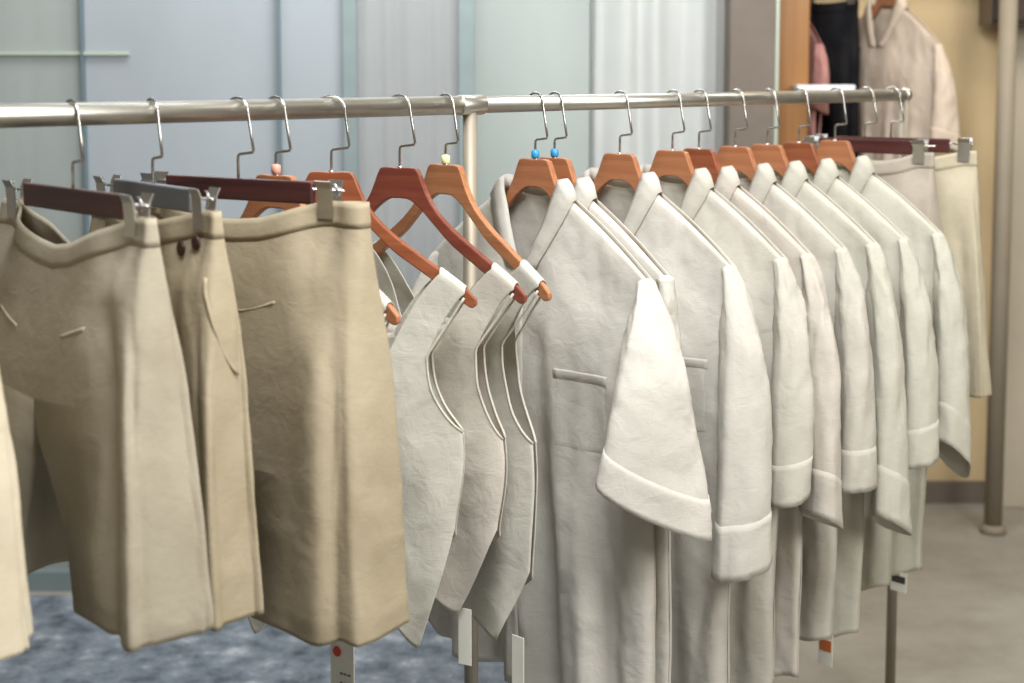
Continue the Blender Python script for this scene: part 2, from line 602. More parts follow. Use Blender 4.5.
def wood_hanger(t, twist, mat, label, group=None, marker=None, bow=0.0):
    root = empty('wooden_hanger', *spot(t, twist))
    tag(root, label, 'hanger', group)
    v, f = [], []
    xs = [i * 0.236 / 40 for i in range(41)]
    xs = [-x for x in reversed(xs[1:])] + xs
    th = 0.0065
    for x in xs:
        ax = abs(x)
        tp, bt = sinterp(ARM_TOP, ax), sinterp(ARM_BOT, ax)
        if bt - tp < .006:
            bt = tp + .006
        yb = -bow * (ax / .236) ** 2
        w = th * (1 - 0.25 * max(0, (ax - .15) / .09))
        v += [(x, yb - w, -tp), (x, yb + w, -tp), (x, yb + w, -bt), (x, yb - w, -bt)]
    n = len(xs)
    for i in range(n - 1):
        a, b = i * 4, i * 4 + 4
        for k in range(4):
            k2 = (k + 1) % 4
            f.append((a + k, a + k2, b + k2, b + k))
    f.append((0, 3, 2, 1))
    e = (n - 1) * 4
    f.append((e, e + 1, e + 2, e + 3))
    mesh_obj('hanger_body', v, f, mat, root, False, 0, 0.0022)
    hk = hook_mb(twist if not isinstance(t, tuple) else 0).build('hook', M_wire, root, True)
    if isinstance(t, tuple):
        hk.rotation_euler.z = math.radians(-90 - twist)     # the hook swivels to sit square on that rail
    MB().tube([(0, 0, -.0975), (0, 0, -.1015)], .0045, 12).build('ferrule', M_clip, root, True)
    if marker:
        MB().tube([(0, 0, -.083), (0, 0, -.085), (0, 0, -.096), (0, 0, -.0985)], [.004, .0075, .0075, .005], 12).build('size_marker', marker, root, True)
    return root


def bar_hanger(t, twist, mat, label, half=0.14, clipx=0.168, roll=0.0, group=None):
    root = empty('clip_hanger', *spot(t, twist))
    tag(root, label, 'hanger', group)
    MB().box((0, 0, -.117), (2 * half, .012, .033)).build('bar', mat, root, False, .0025)
    hk = hook_mb(twist if not isinstance(t, tuple) else 0).build('hook', M_wire, root, True)
    if isinstance(t, tuple):
        hk.rotation_euler.z = math.radians(-90 - twist)     # the hook swivels to sit square on that rail
    MB().tube([(-half - .055, 0, -.112), (half + .055, 0, -.112)], .0022, 8).build('rod', M_wire, root, True)
    for s in (-1, 1):
        x = s * clipx
        c = MB()
        for q in (-1, 1):
            n0 = len(c.v)
            zs = [(-.098, .0165), (-.108, .0118), (-.122, .0105), (-.140, .0098), (-.152, .0104)]
            for z, y in zs:
                for e in (-1, 1):
                    c.v.append((x + e * .0135, q * y, z))
            for i in range(len(zs) - 1):
                c.f.append((n0 + 2 * i, n0 + 2 * i + 1, n0 + 2 * i + 3, n0 + 2 * i + 2))
        cl = c.build('clip', M_clip, root, False, 0, 0.0016)
        lp = []
        for k in range(13):
            a = math.pi * k / 12
            lp.append((x + s * (.006 + .011 * math.sin(a)), -.002, -.1125 + .011 * math.cos(a)))
        MB().tube(lp, .0013, 6).build('spring_loop', M_wire, cl, True)
    return root


# ------------------------------------------------------------------ shirts
def shirt(t, twist, mat, label, group, hem=1.08, wsh=.25, whem=.29, df=.035, db=.035,
          cuff=(.345, .70), ryf=.10, ryb=.07, tilt=.35, rx=.035, seed=1.0, pocket=None, placket=False, cuffm=None,
          fold=.011, care=None, hemskew=0.0, sh=(.155, .285), elbow=None, vdrop=.305, band=True, skew=0.0, outer=.0, clampf=None, clampb=None, cb=1.0):
    root = empty('linen_shirt', *spot(t, twist))
    tag(root, label, 'shirt', group)
    nk = .074

    def shline(ax):
        if ax < nk:
            return sh[0]
        q = (ax - nk) / (wsh - nk)
        return lerp(sh[0], sh[1], q) - .006 * math.sin(math.pi * q)

    def W(dr):
        return wsh + (whem - wsh) * sm((dr - .30) / .75) + .004 * nz(dr * 6, seed, 1)

    def ysurf(c, x, dr, side):
        """side -1 front, +1 back; depth of the cloth away from the hanger plane"""
        ax = abs(x)
        dd = max(0.0, dr - shline(ax))
        D = df if side < 0 else db
        prof = max(0.0, 1 - abs(c) ** 3.2) ** .5
        base = .0125 * min(1, math.sqrt(dd / .012 + 1e-9)) + (D - .0125) * sm(dd / .24)
        y = base * (0.25 + .75 * prof) if dd < .25 else base * lerp(.25, 0, sm((dd - .25) / .1)) + base * lerp(.75, 1, sm((dd - .25) / .1)) * prof
        gro = sm((dr - .34) / .55)
        k = 2.3 + .6 * math.sin(seed * 3)
        fo = math.sin(2 * math.pi * (k * c * .9 + .22 * math.sin(dr * 3.2 + seed) + seed * .37 + (.31 if side > 0 else 0)))
        y += fold * (fo - .35 * (1 - abs(fo)) + .45 * math.sin(2 * math.pi * (1.9 * k * c + seed * .7 + .15 * math.sin(dr * 4)))) * gro * prof
        wr = .0058 * nz(x * 11 + seed * 5, dr * 5.5, side * 3 + seed) + .0030 * ridge(x * 17 + dr * 6 * side, dr * 8, seed * 7 + side) * sm(dd / .08)
        wr += .0014 * nz(x * 45, dr * 30, seed + side) + .0014 * ridge(x * 30 - dr * 12, dr * 20, seed * 3 + side)
        y += wr * min(1, dd / .03) * (.35 + .65 * prof)
        cl_ = clampf if side < 0 else clampb
        if cl_:
            y = min(y, cl_ * (.9 + .1 * math.sin(x * 30 + dr * 4)))
        if side > 0 and dd < .08:
            y = max(y, .0125 * (1 - sm((ax - .072) / .03)))
        return side * max(y, .0088 if .010 < dd < .18 else (.0065 if dd < .18 else .00035))

    nu, nv = 79, 74
    V, Fc = [], []
    for side in (-1, 1):
        base = len(V)
        for j in range(nv):
            r = j / (nv - 1)
            for i in range(nu):
                c = -1 + 2 * i / (nu - 1)
                # columns packed towards both edges
                c = math.sin(c * math.pi / 2) * .35 + c * .65
                x0 = c * wsh
                ax = abs(x0)
                top = shline(ax)
                if ax < nk:
                    q = ax / nk
                    if side < 0:
                        top = sh[0] + (vdrop - sh[0]) * (1 - q) ** .85
                    else:
                        top = sh[0] + .012 * (1 - q * q)
                hz = hem + .012 * nz(c * 3, seed, side) + hemskew * c - .02 * sm((abs(c) - .75) / .25)
                dr = lerp(hz, top, 1 - (1 - r) ** 1.0)
                x = c * W(dr)
                V.append((x, ysurf(c, x, dr, side), -dr))
        Fc += grid_faces(nu, nv, False, base)
    mesh_obj('body', V, Fc, mat, root, True, 0.0014, merge=0.0008)

    # collar: stand, roll and fall following the neck opening
    V = []
    nq = 57
    prof_n = 6
    for i in range(nq):
        q = -1 + 2 * i / (nq - 1)
        sg = 1 if q >= 0 else -1
        a = abs(q)
        if a < .42:
            th = a / .42
            bx, bz = sg * nk * math.sin(th * math.pi / 2), sh[0] + .012 * (math.cos(th * math.pi / 2)) ** 2
            by = -.0098 + (.024 + .016 * cb) * max(0.0, math.cos(th * math.pi / 2)) ** .5
            outv = Vector((sg * math.sin(th * math.pi / 2) * .8, math.cos(th * math.pi / 2), 0)).normalized()
            stand, fall = .024, .046
            roll = Vector((bx, by, -bz + stand)) + outv * .004
            edge = roll + outv * (.018 * cb) + Vector((0, 0, -fall))
            if th > .5:
                e2 = Vector((bx + sg * .034, -.004 + .010 * (1 - th), -bz + .004 - .014))
                edge = edge.lerp(e2, sm((th - .5) / .5))
        else:
            th = (a - .42) / .58
            bz = lerp(sh[0], vdrop - .012, th)
            bx = sg * nk * (1 - ((bz - sh[0]) / (vdrop - sh[0])) ** 1.15) * .97
            by = ysurf(bx / wsh, bx, bz, -1) if th > .15 else lerp(-.0098, ysurf(bx / wsh, bx, bz, -1), th / .15)
            stand = .024 * (1 - sm(th / .8))
            wv = lerp(.046, .034, th)
            roll = Vector((bx - sg * .002, by - .004, -bz + stand))
            ex, ez = bx + sg * wv * lerp(.72, .93, th), bz + wv * lerp(.28, .0, th)
            edge = Vector((ex, min(ysurf(ex / wsh, ex, ez, -1), -.0085) - .0042, -ez))
        basep = Vector((bx, by, -bz))
        mid = roll.lerp(edge, .45) + (Vector((sg * .001, -.004, .003)) if a > .42 else Vector((0, .003, .004)))
        for p in (basep, basep.lerp(roll, .6), roll, roll.lerp(mid, .5) + Vector((0, -.001, .0015)), mid, edge):
            V.append(p)
    faces = []
    for i in range(nq - 1):
        for k in range(prof_n - 1):
            a = i * prof_n + k
            faces.append((a, a + 1, a + prof_n + 1, a + prof_n))
    mesh_obj('collar', V, faces, mat, root, True, 0.0018)

    # sleeves
    for sg in (1, -1):
        cx, cdr = cuff
        if sg < 0:
            cx -= .02
        nr, ns = 40, 34
        P0 = (wsh - .010, sh[1] + .002)
        P1 = elbow if elbow else (wsh + .032, sh[1] + .10)
        P2 = (cx, cdr)

        def ring(tau, grow=0.0):
            bxp = (1 - tau) ** 2 * P0[0] + 2 * tau * (1 - tau) * P1[0] + tau * tau * P2[0]
            bdr = (1 - tau) ** 2 * P0[1] + 2 * tau * (1 - tau) * P1[1] + tau * tau * P2[1]
            gf = tau ** .95
            f_, b_ = lerp(.015, ryf, gf), lerp(.015, ryb, gf)
            rxx = lerp(.011, rx, sm(tau * 1.7))
            out = []
            for k in range(ns):
                th = 2 * math.pi * k / ns
                cs, sn = math.cos(th), math.sin(th)
                px = math.copysign(abs(cs) ** 1.35, cs) * rxx
                py = math.copysign(abs(sn) ** .85, sn)
                py = py * (f_ if py < 0 else b_)
                wr = .0060 * nz(tau * 4 + seed, sn * 1.6, cs * 1.2 + sg) + .0042 * ridge(tau * 8 + sn * 2.2, sn * 1.8 + seed, cs + sg) * sm(tau * 4)
                wr += .004 * math.sin(3 * th + tau * 4 + seed) * tau
                wr += .0012 * nz(tau * 26, sn * 7 + seed, cs * 5) + .0013 * ridge(tau * 17 - sn * 4, sn * 5 + seed, cs * 3)
                px += (wr + grow) * cs
                py += (wr * .6 + grow) * sn
                dz = tilt * py * sm(tau * 1.3)
                px += skew * py * tau
                if clampf:
                    py = max(py, -clampf - .004)
                if clampb and not skew:
                    py = min(py, clampb + .004)
                out.append((sg * (bxp + px), py, -(bdr + dz + outer * tau * cs)))
            return out
        V = []
        r0 = ring(0.0)
        cx0 = sum(p[0] for p in r0) / ns
        V += [(lerp(cx0, p[0], .45), p[1] * .45, p[2] + .004) for p in r0]
        for j in range(nr):
            V += ring(j / (nr - 1))
        nr += 1
        F = grid_faces(ns, nr, True)
        F.append(tuple(range(ns))[::-1])
        sl = mesh_obj('sleeve', V, F, mat, root, True, 0.0014)
        if band:
            V = []
            for j in range(8):
                V += ring(lerp(.885, 1.004, j / 7), .0012 if j > 0 else .0007)
            mesh_obj('cuff', V, grid_faces(ns, 8, True), cuffm or mat, sl, True, 0.0016)

    if pocket is not None:
        V = []
        nx_, ny_ = 14, 16
        for j in range(ny_):
            dr = lerp(.462, .60, j / (ny_ - 1))
            for i in range(nx_):
                x = pocket + lerp(.098, .211, i / (nx_ - 1))
                c = x / W(dr)
                lift = .0006 if 0 < i < nx_ - 1 and j < ny_ - 1 else (-.002 if j == ny_ - 1 else -.0004)
                V.append((x, ysurf(c, x, dr, -1) - lift, -dr - .004 * math.sin(math.pi * i / (nx_ - 1)) * (1 if j > 12 else 0)))
        pk = mesh_obj('pocket', V, grid_faces(nx_, ny_), mat, root, True, 0.0010)
        V = []
        for dr, off in ((.4585, -.0006), (.4600, .0016), (.4630, .0018), (.4760, .0010), (.4775, -.0004)):
            for i in range(nx_):
                x = pocket + lerp(.097, .212, i / (nx_ - 1))
                V.append((x, ysurf(x / W(dr), x, dr, -1) - off, -dr))
        mesh_obj('pocket_hem', V, grid_faces(nx_, 5), mat, pk, True, 0.0006)
    if placket:
        V = []
        ny_ = 44
        for j in range(ny_):
            dr = lerp(vdrop + .002, hem - .004, j / (ny_ - 1))
            for x in (-.014, -.005, .006, .016):
                V.append((x, ysurf(x / W(dr), x, dr, -1) - .0028, -dr))
        pl = mesh_obj('placket', V, grid_faces(4, ny_), mat, root, True, 0.0014)
        for k in range(6):
            dr = vdrop + .05 + k * .11
            y = ysurf(.001 / W(dr), .001, dr, -1) - .0052
            MB().tube([(.001, y, -dr), (.001, y - .0022, -dr)], .0055, 12).build('button', M_paper, pl, True)
    if care:
        # little care label hanging below the hem
        cxp, ln, wd, mk = care
        c = cxp / whem
        y = ysurf(c, cxp, hem - .01, -1)
        lb = MB().box((cxp, y + .002, -hem - ln / 2 + .012), (wd, .0012, ln)).build('care_label', M_paper, root)
        MB().box((cxp, y + .0011, -hem - ln * .38 + .012), (wd * .82, .0014, ln * .34)).build('label_print', mk, lb)
    return root


# ------------------------------------------------------------------ shorts
def shorts(t, twist, mat, label, group, dx=0.0, hwaist=.20, hhem=.25, dhem=(.065, .06), waist=.128, sag=.05, length=.80,
           crotch=.44, gap=None, seed=1.0, power=9.0, hemskew=0.0, welt=(), buttons=(), slant=False, clipx=.168, splay=.03, yshift=0.0,
           taper=0.0, name='linen_shorts', cat='shorts', side_z=0.0):
    root = empty(name, *spot(t, twist))
    tag(root, label, cat, group)

    def hw(dr):
        q = max(0.0, (dr - waist) / (length - waist))
        return lerp(hwaist, hhem, q)

    def dep(dr, side):
        q = max(0.0, (dr - waist) / (length - waist))
        d = dhem[0] if side < 0 else dhem[1]
        return lerp(.026, d, min(1, q * 1.05) ** .75)

    def drop_shift(x, back=0.0):
        u = min(1.0, abs(x) / clipx)
        return (sag + back) * (1 - u * u) ** 1.2 + .010 * nz(x * 9, seed, 2) * (1 - u * u)

    def pt_(th, dr, zoff=0.0):
        """angle th round the garment: 0 near side, -90 deg front"""
        cs, sn = math.cos(th), math.sin(th)
        q = max(0.0, (dr - waist) / (length - waist))
        e = lerp(2 / 3.5, 2 / power, sm(q * 2.2))
        x = dx + math.copysign(abs(cs) ** e, cs) * hw(dr)
        side = -1 if sn < 0 else 1
        yy = math.copysign(abs(sn) ** e, sn) * dep(dr, side)
        yy *= 1 + taper * (x - dx) / hw(dr) * sm(q * 2)
        # pinched shut under each clip
        pin = math.exp(-(max(0.0, abs(abs(x) - clipx) - .012) / .026) ** 2) * (1 - sm(q * 5))
        yy *= (1 - .90 * pin)
        yy += yshift * sm(q * 1.5)
        f = .011 * math.sin(5 * th + seed * 2.1 + 1.6 * q) * sm(q * 1.6) + .006 * math.sin(9 * th + seed) * sm(q * 2)
        f += .0045 * nz(cs * 3 + seed, sn * 2.4, dr * 5) + .0035 * ridge(cs * 3.5 + dr * 5, sn * 3, dr * 8 + seed)
        f += .0012 * nz(cs * 14, sn * 12 + seed, dr * 26)
        f *= (.08 + .92 * sm(q * 3)) * (.45 + .55 * abs(math.cos(2 * th)))
        x += f * cs * .8
        yy += f * sn
        return Vector((x, yy, -(dr + (1 - q) ** 1.5 * drop_shift(x, .022 * max(0, sn)) + zoff)))

    n = 96
    nt, nl = 34, 40
    V, F = [], []
    for j in range(nt):
        dr = lerp(waist, crotch, j / (nt - 1))
        for i in range(n):
            V.append(pt_(2 * math.pi * i / n, dr))
    F += grid_faces(n, nt, True)
    last = (nt - 1) * n
    # seam line under the crotch, front (i = 3n/4) to back (i = n/4)
    h = n // 2
    fi, bi = 3 * n // 4, n // 4
    pf, pb = V[last + fi], V[last + bi]
    mid = []
    nm = 14
    for k in range(1, nm):
        p = pf.lerp(pb, k / nm) + Vector((0, 0, -.028 * math.sin(math.pi * k / nm)))
        mid.append(p)
    mi = len(V)
    V += mid
    for sg in (1, -1):
        if sg > 0:
            outer = [(fi + k) % n for k in range(h + 1)]        # front -> near side -> back
        else:
            outer = [(fi - k) % n for k in range(h + 1)]        # front -> far side -> back
        ring0 = [last + o for o in outer] + [mi + nm - 2 - k for k in range(nm - 1)]
        m = len(ring0)
        prev = ring0
        for j in range(1, nl):
            q = j / (nl - 1)
            cur = []
            for k in range(m):
                if k <= h:
                    th = 2 * math.pi * outer[k] / n
                    ln = length + hemskew * math.cos(th) + .008 * nz(math.cos(th) * 2, math.sin(th) * 2, seed) + side_z * max(0, math.cos(th))
                    dr = lerp(crotch, ln, q)
                    p = pt_(th, min(dr, length))
                    p.z = -dr - (1 - max(0, (dr - waist) / (length - waist))) ** 1.5 * drop_shift(p.x, .022 * max(0, math.sin(th))) if dr < length else -dr
                    # the front and back edges part from the centre line
                    w_ = math.exp(-((p.x - dx) / (.15 if gap else .06)) ** 2)
                    p.x += sg * (gap if gap and sg > 0 else splay) * sm(q) * w_
                else:
                    kk = (k - h) / nm
                    lo = last + bi
                    th_b, th_f = math.pi / 2, -math.pi / 2
                    dr = lerp(crotch, length, q)
                    a_, b_ = pt_(th_b, dr), pt_(th_f, dr)
                    p = a_.lerp(b_, kk)
                    p.x += sg * ((gap if gap and sg > 0 else splay) * sm(q) + .022 * math.sin(math.pi * kk) * sm(q * 2) + .004 * nz(kk * 4, dr * 6, seed))
                    p.z = lerp(-crotch - .028 * math.sin(math.pi * kk) - (1 - (crotch - waist) / (length - waist)) ** 1.5 * drop_shift(dx, .022 * (1 - kk)), -length, q)
                V.append(p)
                cur.append(len(V) - 1)
            for k in range(m):
                k2 = (k + 1) % m
                F.append((prev[k], prev[k2], cur[k2], cur[k]))
            prev = cur
    bo = mesh_obj('body', V, F, mat, root, True, 0.0016, merge=0.0003)

    # waistband: a second layer with its own lower seam
    V = []
    nb = 5
    for j in range(nb):
        dr = waist - .001 + .036 * j / (nb - 1)
        for i in range(n):
            th = 2 * math.pi * i / n
            p = pt_(th, dr)
            g = .0013 if j < nb - 1 else .0005
            V.append(p + Vector((math.cos(th) * g, math.sin(th) * g * 1.2, 0)))
    mesh_obj('waistband', V, grid_faces(n, nb, True), mat, root, True, 0.0016)

    def on_front(x, dr, off):
        # search the front angle with this x
        lo, hi = -math.pi, 0.0
        for _ in range(40):
            m_ = (lo + hi) / 2
            if pt_(m_, dr).x < x:
                lo = m_
            else:
                hi = m_
        p = pt_(lo, dr)
        return p + Vector((0, -off, 0))
    for (x0, d0, x1, d1) in welt:
        V = []
        for k in range(13):
            q = k / 12
            p = on_front(lerp(x0, x1, q), lerp(d0, d1, q), .0008)
            for dz in (.0035, 0, -.0035):
                V.append(p + Vector((0, -.0010 if dz == 0 else .0008, dz)))
        mesh_obj('welt_pocket', V, grid_faces(3, 13), mat, root, True, 0.0012)
    for (x, dr) in buttons:
        p = on_front(x, dr, .004)
        b = MB().tube([p, p + Vector((0, -.0012, 0)), p + Vector((0, -.0034, 0)), p + Vector((0, -.004, 0))], [.0095, .0105, .0105, .007], 16)
        b.build('button', M_button, root, True)
    if slant:
        V = []
        for k in range(17):
            q = k / 16
            drq = lerp(waist + .085, waist + .215, q)
            yt = pt_(math.radians(-45), drq).y * lerp(.80, -.25, q ** 2.2)
            lo, hi = -math.pi / 4, math.pi / 4
            for _ in range(40):
                m_ = (lo + hi) / 2
                if pt_(m_, drq).y < yt:
                    lo = m_
                else:
                    hi = m_
            th = lo
            p = pt_(th, drq)
            nrm = Vector((math.cos(th), math.sin(th), 0))
            tg = Vector((-math.sin(th), math.cos(th), -.4)).normalized()
            for e in (-.0035, 0, .0035):
                V.append(p + nrm * (.0019 if e == 0 else .0004) + tg * e)
        mesh_obj('slant_pocket', V, grid_faces(3, 17), mat, root, True, 0.0014)
    return root


# ------------------------------------------------------------------ sleeveless tops
def vest(t, twist, mat, label, group, top=0.0, sx=(.178, .219), under=(.222, .505), hemc=.79, hempt=(.14, .86), hems=.66, hemx=.200,
         df=.035, db=.032, seed=1.0, label_tag=None, neck=.385, strapx=(.105, .165)):
    root = empty('sleeveless_top', *spot(t, twist))
    tag(root, label, 'top', group)

    def side(dr):
        q = max(0, (dr - under[1]) / (hems - under[1]))
        return lerp(under[0], hemx, sm(q)) + .007 * math.sin(math.pi * min(1, q)) + .003 * nz(dr * 9, seed, 4)

    def xr(dr):
        a = sx[0]
        if dr >= under[1]:
            return 0.0, side(dr)
        if dr >= neck:
            q = (under[1] - dr) / (under[1] - neck)
            xo = lerp(under[0], strapx[1], 1 - (1 - q) ** 2.6)
            return 0.0, xo
        q = (neck - dr) / (neck - .29)
        return lerp(strapx[0], sx[0], q), lerp(strapx[1], sx[1], q)

    def yv(x, dr, sd):
        D = df if sd < 0 else db
        w_ = side(max(dr, under[1])) + .002
        c = min(1, abs(x) / w_)
        prof = (1 - c ** 2.6) ** .5
        g = sm((dr - .275) / .16)
        y = lerp(.0095, D * prof, g)
        gro = sm((dr - .42) / .3)
        y += min(1, D / .035) * gro * prof * (.009 * math.sin(x * 26 + seed * 2 + sd + 1.5 * math.sin(dr * 5)) + .005 * math.sin(x * 55 + seed * 5 + dr * 4))
        y += (.0042 * nz(x * 12, dr * 7 + seed, sd) + .0034 * ridge(x * 15 + dr * 6, dr * 11, seed + sd)) * sm((dr - .31) / .06) * (.3 + .7 * prof)
        return sd * max(y, .0003)

    nu = 22
    n0 = 14
    f0 = strapx[0] / strapx[1]
    cl = [f0 * i / n0 for i in range(n0)] + [lerp(f0, 1, i / (nu - 1)) for i in range(nu)]
    V, F = [], []
    for sg in (1, -1):
        rows, cut = [], []
        for sd in (-1, 1):
            # rows bottom -> top
            rr = []
            nb = 44
            for j in range(nb):
                q = j / (nb - 1)
                row = []
                for c in cl:
                    x_h = c * hemx
                    if x_h > hempt[0]:
                        hz = lerp(hempt[1], hems, ((x_h - hempt[0]) / max(.01, hemx - hempt[0])) ** 1.15)
                    else:
                        hz = lerp(hempt[1], hemc, sm((hempt[0] - x_h) / .07))
                    if sd > 0:
                        hz = lerp(hz, hems + .02, .7)
                    dr = lerp(hz, under[1], q)
                    x = c * side(dr)
                    row.append((sg * x, yv(x, dr, sd), -dr))
                rr.append(row)
            nk_ = neck if sd < 0 else neck - .03
            for dr in [lerp(under[1], nk_, k / 14) for k in range(1, 15)]:
                a, b = 0.0, xr(max(dr, neck))[1]
                row = []
                for c in cl:
                    x = lerp(a, b, c)
                    row.append((sg * x, yv(x, dr, sd), -dr - .012 * math.cos(min(1, x / strapx[0]) * math.pi / 2) * sm((under[1] - dr) / .12)))
                rr.append(row)
            for k in range(0, 15):
                q = k / 14
                row = []
                for i in range(nu):
                    f_ = i / (nu - 1)
                    x = lerp(lerp(strapx[0], sx[0], q), lerp(strapx[1], sx[1], q), f_)
                    tp = sinterp(ARM_TOP, x) - .0035
                    dr = lerp(nk_, tp + .009, q)
                    row.append((sg * x, lerp(yv(x, dr, sd), sd * .0098, sm((q - .4) / .6)), -dr))
                rr.append(row)
            rows.append(rr)
            cut.append(44 + 14)
        arc = []
        for k in range(1, 6):
            th = math.pi * k / 6
            row = []
            for i in range(nu):
                x = lerp(sx[0], sx[1], i / (nu - 1))
                tp = sinterp(ARM_TOP, x) - .0035
                row.append((sg * x, -.0098 * math.cos(th), -(tp + .009 - .009 * math.sin(th))))
            arc.append(row)
        for sd in (0, 1):
            base = len(V)
            for r in rows[sd][:cut[sd]]:
                V += r
            F += grid_faces(len(cl), cut[sd], False, base)
        allrows = rows[0][cut[0]:] + arc + rows[1][cut[1]:][::-1]
        base = len(V)
        for r in allrows:
            V += r
        F += grid_faces(nu, len(allrows), False, base)
    mesh_obj('body', V, F, mat, root, True, 0.0015, merge=0.0007)
    # bound armhole edge on the near side
    for sg in (1, -1):
        for sd in (-1, 1):
            pts = []
            for k in range(30):
                q = k / 29
                dr = lerp(.292, under[1], q)
                if dr < neck:
                    qq = (neck - dr) / (neck - .29)
                    x = lerp(strapx[1], sx[1], qq)
                    y = lerp(yv(x, dr, sd), sd * .0098, sm((qq - .4) / .6))
                else:
                    x = xr(dr)[1]
                    y = yv(x, dr, sd)
                pts.append((sg * x, y, -dr))
            MB().tube(pts, .0022, 6).build('armhole_binding', mat, root, True)
    if label_tag:
        x0, dr0, w_, l_, mark = label_tag
        y0 = yv(abs(x0), dr0, -1) * .4
        tg = MB().box((x0, y0, -dr0 - l_ / 2), (w_, .0012, l_)).build('paper_tag', M_paper, root)
        if mark:
            MB().tube([(x0 - w_ * .2, y0 - .001, -dr0 - .036), (x0 - w_ * .2, y0 - .0022, -dr0 - .036)], .008, 14).build('red_dot', M_reddot, tg)
            ink = MB()
            rnd = random.Random(4)
            for r_ in range(2):
                zz = -dr0 - l_ * (.60 + .13 * r_)
                xx = x0 - w_ * .08
                for k in range(3):
                    wd = rnd.uniform(.004, .008)
                    ink.box((xx + wd / 2, y0 - .0011, zz), (wd, .0008, .0028))
                    xx += wd + .0025
            ink.build('tag_print', M_ink, tg)
    return root


# ------------------------------------------------------------------ hang everything on the rail
T = dict(b0=-.14, b1=.100, b2=.222, b3=.365, h4=.433, h5=.538, h6=.678, h7=.779, s1=.995, s2=1.045, s3=1.225, s4=1.383,
         s5=1.468, s6=1.590, s7=1.704, s8=1.822, s9=1.965, b17=2.09, b18=2.205)

G_CLIP = 'clip hangers at the left of the rail'
bar_hanger(T['b0'], 0, M_bar_red, 'maroon clip hanger out past the left edge of the photo', group=G_CLIP)
bar_hanger(T['b1'], 0, M_bar_red, 'maroon bar clip hanger nearest the left end, over brown shorts', group=G_CLIP)
bar_hanger(T['b2'], -4, M_bar_grey, 'dark grey bar clip hanger holding the shorts with two buttons', half=.12, clipx=.15, group=G_CLIP)
bar_hanger(T['b3'], 16, M_bar_red, 'maroon bar clip hanger holding the widest khaki shorts', group=G_CLIP)

G_SH = 'shorts at the left of the rail'
shorts(T['b0'], 0, M_cream, 'cream shorts cut off by the left edge of the photo', G_SH, length=.615, hhem=.255, seed=3.3, dhem=(.06, .05))
shorts(T['b1'], 0, M_khaki_d, 'brown khaki linen shorts clipped to the leftmost maroon bar, legs parted', G_SH, length=.635, hwaist=.205, hhem=.265, seed=1.7,
       dhem=(.08, .036), splay=.03, gap=.13, hemskew=.02, sag=.045, welt=((-.13, .262, -.07, .27), (.06, .268, .12, .262)), crotch=.36)
shorts(T['b2'], -4, M_khaki, 'khaki linen shorts with two dark buttons and a slanted side pocket', G_SH, length=.665, hwaist=.185, hhem=.25, seed=4.1,
       dhem=(.05, .022), taper=.25, sag=.025, buttons=((.124, .174), (.155, .170)), slant=True, clipx=.15, crotch=.40)
shorts(T['b3'], 16, M_khaki, 'wide khaki linen shorts hanging in front of the wooden hangers', G_SH, dx=.016, length=.728, hwaist=.215, hhem=.268, seed=6.4,
       dhem=(.075, .012), taper=.55, sag=.03, welt=((.03, .272, .105, .262),), crotch=.50)

G_WH = 'wooden hangers along the rail'
wood_hanger(T['h4'], 12, M_h_orange, 'orange wooden hanger with a pink size marker behind the maroon bar', G_WH, M_pink)
wood_hanger(T['h5'], 33, M_h_red, 'reddish wooden hanger directly right of the widest khaki shorts', G_WH)
wood_hanger(T['h6'], 17, M_h_dark, 'dark red wooden hanger carrying the middle sleeveless top', G_WH)
wood_hanger(T['h7'], 3, M_h_oak, 'brown wooden hanger with a yellow marker carrying a sleeveless top', G_WH, M_yellow)
wood_hanger(T['s1'], 0, M_h_orange, 'orange brown wooden hanger with blue marker in the frontmost white shirt', G_WH, M_blue)
wood_hanger(T['s2'], 0, M_h_orange, 'orange brown wooden hanger with blue marker just behind the frontmost shirt', G_WH, M_blue)
wood_hanger(T['s3'], 0, M_h_orange, 'orange brown wooden hanger alone between two gaps, in the third shirt', G_WH)
wood_hanger(T['s4'], 0, M_h_orange, 'orange brown wooden hanger in the fourth shirt from the left', G_WH)
wood_hanger(T['s5'], 0, M_h_red, 'reddish wooden hanger in the fifth shirt from the left', G_WH)
wood_hanger(T['s6'], 0, M_h_orange, 'orange brown wooden hanger in the sixth shirt from the left', G_WH)
wood_hanger(T['s7'], 0, M_h_orange, 'orange brown wooden hanger in the third shirt from the right', G_WH)
wood_hanger(T['s8'], 0, M_h_red, 'reddish wooden hanger in the second shirt from the right', G_WH)
wood_hanger(T['s9'], 0, M_h_orange, 'orange brown wooden hanger in the last shirt before the taupe shorts', G_WH)

G_V = 'sleeveless tops on the rail'
vest(T['h4'], 12, M_vest, 'pale sleeveless top mostly hidden behind the widest khaki shorts', G_V, seed=2.0, hempt=(.13, .80), hemc=.78, hems=.74, df=.012, db=.013,
     label_tag=(.125, .785, .046, .115, True))
vest(T['h5'], 33, M_vest, 'pale green linen sleeveless top with a pointed hem', G_V, seed=5.2, df=.015, db=.024, strapx=(.095, .158), under=(.212, .505))
vest(T['h6'], 17, M_vest2, 'warm off white sleeveless top in the middle of the three', G_V, seed=7.9, df=.022, db=.018, hempt=(.115, .83), hems=.68, hemx=.185,
     under=(.196, .53), strapx=(.085, .152), label_tag=(.125, .822, .024, .095, False))
vest(T['h7'], 3, M_vest, 'pale linen sleeveless top hanging next to the frontmost white shirt', G_V, seed=9.4, df=.020, db=.024, hempt=(.14, .885), hemc=.86, hems=.76, hemx=.195,
     under=(.200, .545), strapx=(.085, .145), label_tag=(.172, .875, .026, .085, False))

